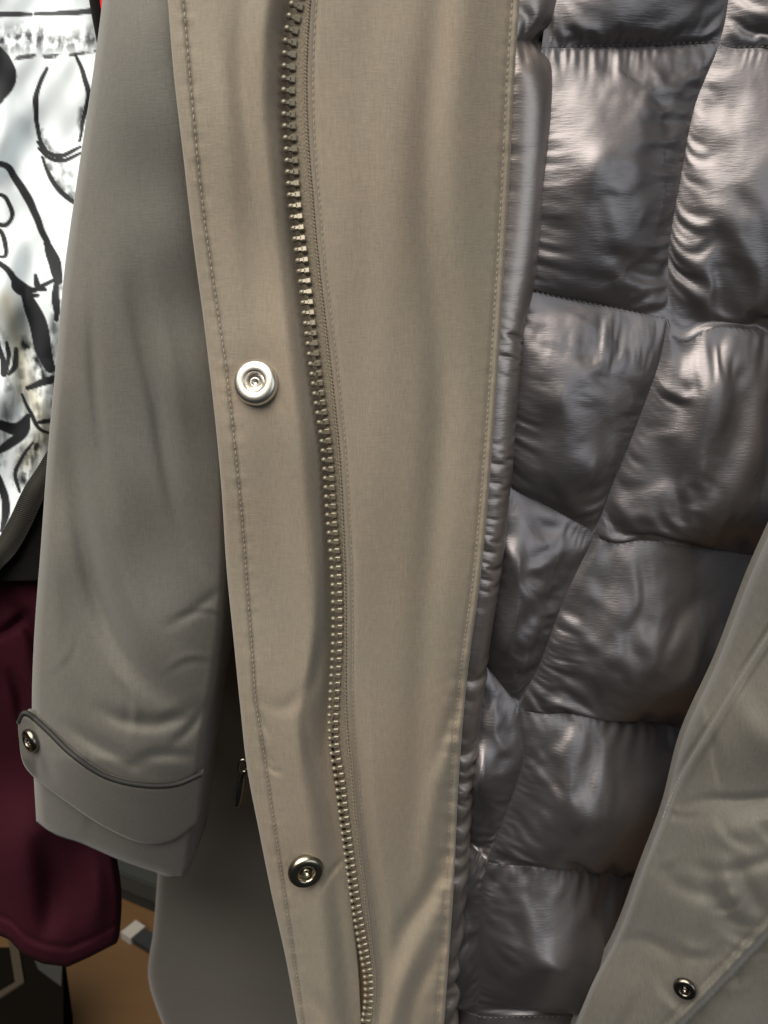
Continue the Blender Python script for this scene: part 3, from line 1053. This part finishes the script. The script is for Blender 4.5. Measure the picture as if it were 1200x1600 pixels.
def inkline(pts, w, a=1.0, dry=0.0):
    global ink
    d, s, t = polydist(U_, V_, pts)
    ww = 1.65 * w * (0.55 + 0.45 * np.sin(np.clip(t, 0.02, 0.98) * math.pi))
    e = np.clip((ww - d) / 1.2 + 0.5, 0, 1) * a
    if dry:
        e = e * np.clip(0.8 + dry * grn, 0, 1)
    ink = np.maximum(ink, e)


def wash(pts, w, a):
    global ink
    d, s, t = polydist(U_, V_, pts)
    e = np.clip(1.2 - d / w, 0, 1) * np.clip(0.55 + 0.38 * grn + 0.30 * grn2, 0, 1) * a
    ink = np.maximum(ink, e)


inkline([(-150, 26), (0, 22), (47, 24)], 3.2, 0.95)
inkline([(54, 23), (100, 20), (150, 17), (230, 16)], 3.0, 0.95)
wash([(-120, 70), (20, 62), (60, 60)], 26, 0.95)
wash([(50, 66), (110, 64), (170, 56)], 20, 0.8)
inkline([(-100, 98), (20, 92), (70, 88), (170, 78)], 2.0, 0.9, 0.6)
inkline([(-14, 70), (-4, 105), (2, 125), (-8, 150)], 15, 1.0)
inkline([(72, 106), (60, 135), (57, 175), (60, 210), (72, 232)], 2.6)
inkline([(118, 84), (132, 120), (138, 150), (130, 185), (124, 220)], 2.6)
inkline([(60, 222), (76, 238), (98, 242), (126, 230)], 2.4)
inkline([(62, 232), (78, 246), (100, 250), (126, 240)], 2.2)
inkline([(68, 246), (82, 282), (112, 312), (150, 330)], 2.4)
wash([(72, 250), (90, 288), (112, 308)], 8, 0.8)
wash([(66, 206), (76, 228), (90, 236)], 6, 0.7)
wash([(128, 170), (124, 200)], 6, 0.8)
inkline([(-30, 252), (8, 258), (30, 290), (58, 340), (80, 400), (94, 440)], 3.6)
inkline([(72, 380), (84, 410), (92, 440)], 6.0)
inkline([(-20, 300), (4, 305), (16, 325), (19, 345), (6, 352), (-20, 340)], 2.2)
inkline([(-20, 355), (2, 360), (10, 385), (6, 400), (-12, 398)], 2.2)
inkline([(-20, 395), (6, 420), (24, 440), (50, 452), (66, 446), (88, 436)], 3.0)
inkline([(18, 430), (24, 448), (40, 458), (60, 460)], 3.0)
inkline([(56, 430), (62, 448), (72, 452)], 3.0)
inkline([(44, 462), (56, 500), (68, 545), (78, 575)], 9.0, 1.0)
inkline([(88, 440), (88, 500)], 4.0)
inkline([(-10, 520), (4, 560), (6, 585), (14, 560), (10, 536)], 3.0)
inkline([(24, 545), (26, 570), (14, 585)], 3.0)
wash([(34, 535), (56, 560), (66, 590)], 12, 1.0)
inkline([(44, 605), (70, 596), (110, 590)], 4.0)
inkline([(60, 660), (80, 658), (110, 655)], 2.6)
inkline([(-20, 655), (10, 668), (28, 668), (44, 650)], 5.0)
inkline([(44, 652), (40, 672), (16, 690), (-6, 705)], 4.5)
inkline([(34, 615), (46, 640), (62, 668), (80, 680)], 2.0)
inkline([(-10, 735), (4, 760), (10, 790), (2, 830)], 4.0)
inkline([(52, 690), (32, 715), (24, 740), (32, 768)], 2.4)
wash([(60, 690), (46, 720), (38, 750)], 16, 1.0)
inkline([(-60, 500), (-40, 600), (-70, 700)], 8)
inkline([(-110, 200), (-70, 260), (-100, 340)], 4)
for q_ in range(14):
    xx, yy = -140 + 24 * q_, 500 + 26 * (q_ % 5)
    wash([(xx, yy), (xx + 10, yy + 90), (xx - 4, yy + 200)], 9, 0.55)
wash([(96, 440), (78, 560), (88, 640)], 10, 0.75)
wash([(-40, 420), (-20, 480), (0, 560)], 14, 0.7)
wash([(100, 262), (116, 300), (140, 320)], 12, 0.6)
# faint yellowed areas of the print
yel = np.clip(1.0 - polydist(pu, pvv, [(10, 470), (28, 540), (40, 600), (70, 670), (40, 720)])[0] / 26, 0, 1)
ca = shirt.data.color_attributes.new('print', 'FLOAT_COLOR', 'POINT')
colr = np.zeros((rows_ * cols_, 4), np.float32)
colr[:, 0] = ink.reshape(-1)
colr[:, 1] = yel.reshape(-1)
colr[:, 3] = 1
ca.data.foreach_set('color', colr.reshape(-1))
pm, nt, bs = new_mat('printed_cotton')
at = N(nt, 'ShaderNodeAttribute', attribute_name='print')
sp = N(nt, 'ShaderNodeSeparateColor')
nt.links.new(at.outputs['Color'], sp.inputs[0])
m1 = N(nt, 'ShaderNodeMix', data_type='RGBA')
m1.inputs[6].default_value, m1.inputs[7].default_value = (0.80, 0.86, 0.90, 1), (0.58, 0.56, 0.46, 1)
nt.links.new(sp.outputs[1], m1.inputs[0])
m2 = N(nt, 'ShaderNodeMix', data_type='RGBA')
m2.inputs[7].default_value = (0.008, 0.009, 0.013, 1)
rw = N(nt, 'ShaderNodeMath', operation='POWER')
rw.inputs[1].default_value = 0.75
nt.links.new(sp.outputs[0], rw.inputs[0])
nt.links.new(rw.outputs[0], m2.inputs[0])
nt.links.new(m1.outputs[2], m2.inputs[6])
nt.links.new(m2.outputs[2], bs.inputs['Base Color'])
bs.inputs['Roughness'].default_value = 0.75
shirt.data.materials.clear()
shirt.data.materials.append(pm)
tag(shirt, 'white garment printed with loose black ink lines beside the coat sleeve', 'garment')

# black garment with a ribbed band
bk = thing('black_garment', 'black garment with ribbed twill edge below the white print', 'garment', tuple(P(10, 860, -0.045)))
bk_top = spl([(0, 960), (0.45, 880), (0.62, 842), (0.75, 800), (0.86, 750), (1, 690)])


def bk_off(U, V, s):
    return -0.040 + 0.004 * np.sin(U / 30.0) + 0 * V


sheet('body', lambda V: V * 0 - 160, lambda V: V * 0 + 130, 700, 908, 40, 40, bk_off, M_black, bk, roll=14, rollw=0.006, skirt=0.01,
      vtop=lambda s: np.interp(s, [0, 0.5, 0.62, 0.72, 0.82, 1], [906, 866, 838, 790, 738, 660]), sides='t')
bpath = np.array([(-120, 990), (-60, 925), (-10, 872), (10, 850), (30, 815), (50, 772), (72, 738), (100, 690)], float)
bd = densify(bpath, 30)
M_rib = plain('black_rib', (0.007, 0.007, 0.006, 1), 0.8, spec=0.1)
nrm = np.column_stack([np.gradient(bd[:, 1]), -np.gradient(bd[:, 0])])
nrm /= np.linalg.norm(nrm, axis=1)[:, None]
vs, fs = tube(P(bd[:, 0] - nrm[:, 0] * 2, bd[:, 1] - nrm[:, 1] * 2, -0.0360), 0.0046, 12)
mesh_obj('edge_band', vs, fs, M_rib, bk)
# ribs
vs, fs = [], []
for i in range(0, len(bd) - 4, 2):
    c = bd[i] - nrm[i] * 2
    a_ = np.array([c + nrm[i] * 17, c + nrm[i] * 6 + (bd[i + 1] - bd[i]) * 1.0, c - nrm[i] * 6 + (bd[i + 1] - bd[i]) * 2.0, c - nrm[i] * 17 + (bd[i + 1] - bd[i]) * 3])
    v_, f_ = tube(P(a_[:, 0], a_[:, 1], np.array([-0.0325, -0.0300, -0.0300, -0.0325])), 0.0004, 5)
    n0 = len(vs)
    vs += v_
    fs += [tuple(q + n0 for q in f) for f in f_]
rb = mesh_obj('edge_ribs', vs, fs, plain('rib_yarn', (0.028, 0.026, 0.022, 1), 0.7, spec=0.2), bk)
rb['kind'] = 'stuff'

# burgundy garment
bg_noise = Noise(51, 300, 2, (1.2, 0.7))
BGS = [([(-20, 1000), (10, 985), (52, 950)], 7, -0.006), ([(0, 930), (30, 960), (60, 1010), (70, 1100)], 12, -0.006),
       ([(10, 1040), (30, 1090), (36, 1150)], 8, -0.005), ([(60, 1300), (80, 1380), (70, 1480)], 20, -0.008), ([(140, 1320), (150, 1400), (145, 1470)], 18, 0.006)]


def bg_off(U, V, s):
    return -0.058 + 0.007 * np.sin(math.pi * np.clip(s, 0, 1)) - 0.0016 * np.exp(-((V - np.interp(s, [0, 0.5, 0.58, 0.64, 0.72, 0.82, 0.9, 1], [1440, 1455, 1468, 1492, 1506, 1511, 1496, 1474]) + 30) / 4.0) ** 2) + 0.004 * bg_noise(U, V) + strokes(U, V, BGS)


bg = sheet('burgundy_jacket', lambda V: V * 0 - 220, xv((150, 860), (160, 1200), (176, 1330), (186, 1400), (184, 1460), (180, 1490)), 870, 1500, 80, 140, bg_off, M_burg, None, roll=7, rollw=0.005, skirt=0.004,
           vbot=lambda s: np.interp(s, [0, 0.5, 0.58, 0.64, 0.72, 0.82, 0.9, 1], [1440, 1455, 1468, 1492, 1506, 1511, 1496, 1474]), sides='rb')
tag(bg, 'dark burgundy jacket hanging behind the coat cuff', 'jacket')

# dark garment edge with a red spot, top left
bs2 = thing('dark_garment', 'black garment edge with red label wedged between print and sleeve', 'garment', tuple(P(155, 0, -0.040)))
sheet('body', xv((128, -330), (139, 0), (152, 70), (160, 110)), xv((260, -330), (230, 0), (200, 70), (200, 110)), -330, 110, 20, 60, lambda U, V, s: -0.036 + 0.003 * np.sin(U / 18), M_black, bs2, roll=6, rollw=0.003, skirt=0.004)
sheet('red_label', xv((160, -60), (156, 0), (158, 18)), xv((196, -60), (190, 0), (186, 18)), -60, 18, 8, 12, lambda U, V, s: -0.0315 + 0 * U, M_red, bs2, roll=3, rollw=0.0005, skirt=0.001)

# ------------------------------------------------------------------ things on the floor
M_sole = plain('black_rubber', (0.012, 0.013, 0.014, 1), 0.7)


def box_obj(name, label, cat, c, size, rot, mat, lid_mat):
    root = thing(name, label, cat, c)
    def bx(nm, sz, z, m):
        bm = bmesh.new()
        bmesh.ops.create_cube(bm, size=1)
        for v in bm.verts:
            v.co = Vector((v.co.x * sz[0], v.co.y * sz[1], (v.co.z + 0.5) * sz[2] + z))
        bmesh.ops.bevel(bm, geom=bm.edges[:], offset=0.002, segments=2, affect='EDGES')
        bmesh.ops.transform(bm, matrix=Matrix.Translation(c) @ Matrix.Rotation(rot, 4, 'Z'), verts=bm.verts)
        me = bpy.data.meshes.new(nm)
        bm.to_mesh(me)
        bm.free()
        me.materials.append(m)
        return link(bpy.data.objects.new(nm, me), root)
    bx('box_body', size, 0, mat)
    bx('lid', (size[0] + 0.006, size[1] + 0.006, 0.03), size[2] - 0.025, lid_mat)


bpos = PZ(150, 1370, FZ)
box_obj('pale_box', 'pale grey cardboard box against the wall behind the dark case', 'box', Vector((bpos.x, 0.80, FZ)), (0.34, 0.2, 0.12), 0.12, plain('grey_card', (0.16, 0.145, 0.125, 1), 0.8), plain('pale_card', (0.22, 0.20, 0.17, 1), 0.8))
p0, p1 = PZ(176, 1399, FZ), PZ(250, 1430, FZ)
dv = (p1 - p0).normalized()
an_ = math.atan2(dv.y, dv.x)
cc = p0 + dv * 0.12 + Vector((-dv.y, dv.x, 0)) * 0.05
box_obj('dark_case', 'flat black case lying on the floor in front of the pale box', 'case', Vector((cc.x, cc.y, FZ)), (0.26, 0.10, 0.045), an_, plain('black_plastic', (0.012, 0.014, 0.013, 1), 0.6), plain('slate_plastic', (0.028, 0.031, 0.029, 1), 0.5))

# dark storage box under the burgundy jacket
ZT = FZ + 0.10
q0, q1 = PZ(97, 1494, ZT), PZ(98, 1660, ZT)
sb_ = thing('storage_box', 'dark brown storage box with pale label under the burgundy jacket', 'box', Vector((q0.x - 0.1, (q0.y + q1.y) / 2, FZ)))
M_dk = plain('dark_card', (0.006, 0.005, 0.004, 1), 0.85, noise=0.25, nscale=25, spec=0.0)


def prism(nm, poly, z0, z1, mat, par):
    n = len(poly)
    vs = [(p.x, p.y, z0) for p in poly] + [(p.x, p.y, z1) for p in poly]
    fs = [tuple(range(n))[::-1], tuple(range(n, 2 * n))] + [(i, (i + 1) % n, (i + 1) % n + n, i + n) for i in range(n)]
    o = mesh_obj(nm, vs, fs, mat, par, smooth=False)
    bm = bmesh.new()
    bm.from_mesh(o.data)
    bmesh.ops.recalc_face_normals(bm, faces=bm.faces)
    bm.to_mesh(o.data)
    bm.free()
    return o


prism('box_body', [PZ(-80, 1480, ZT), PZ(99, 1480, ZT), PZ(99, 1700, ZT), PZ(-80, 1700, ZT)], FZ, ZT, M_dk, sb_)
prism('label_patch', [PZ(50, 1492, ZT), PZ(98, 1490, ZT), PZ(96, 1543, ZT), PZ(60, 1516, ZT)], ZT + 0.0005, ZT + 0.002, plain('grey_label', (0.036, 0.036, 0.033, 1), 0.8, spec=0.1), sb_)
prism('edge_strip', [PZ(12, 1462, ZT), PZ(30, 1488, ZT), PZ(38, 1538, ZT), PZ(-30, 1582, ZT), PZ(-30, 1570, ZT), PZ(24, 1538, ZT)], ZT + 0.0005, ZT + 0.003, plain('beige_card', (0.045, 0.036, 0.026, 1), 0.8, spec=0.1), sb_)

cb = thing('black_strap', 'flat black strap with white plastic end on the wooden floor', 'strap', PZ(220, 1462, FZ))
a, b = PZ(216, 1462, FZ + 0.006), PZ(330, 1530, FZ + 0.006)


def slab(nm, p, q, w, h, mat, par):
    d = (q - p).normalized()
    n = Vector((-d.y, d.x, 0)) * w / 2
    up = Vector((0, 0, h))
    vs = [p - n, p + n, q + n, q - n]
    vs = [x - up / 2 for x in vs] + [x + up / 2 for x in vs]
    return mesh_obj(nm, [tuple(x) for x in vs], [(0, 1, 2, 3), (7, 6, 5, 4), (0, 4, 5, 1), (1, 5, 6, 2), (2, 6, 7, 3), (3, 7, 4, 0)], mat, par, smooth=False)


slab('strap_band', a, b, 0.020, 0.008, M_sole, cb)
slab('strap_end', PZ(201, 1452, FZ + 0.006), PZ(216, 1462, FZ + 0.006), 0.024, 0.011, plain('white_plastic', (0.32, 0.30, 0.27, 1), 0.5), cb)
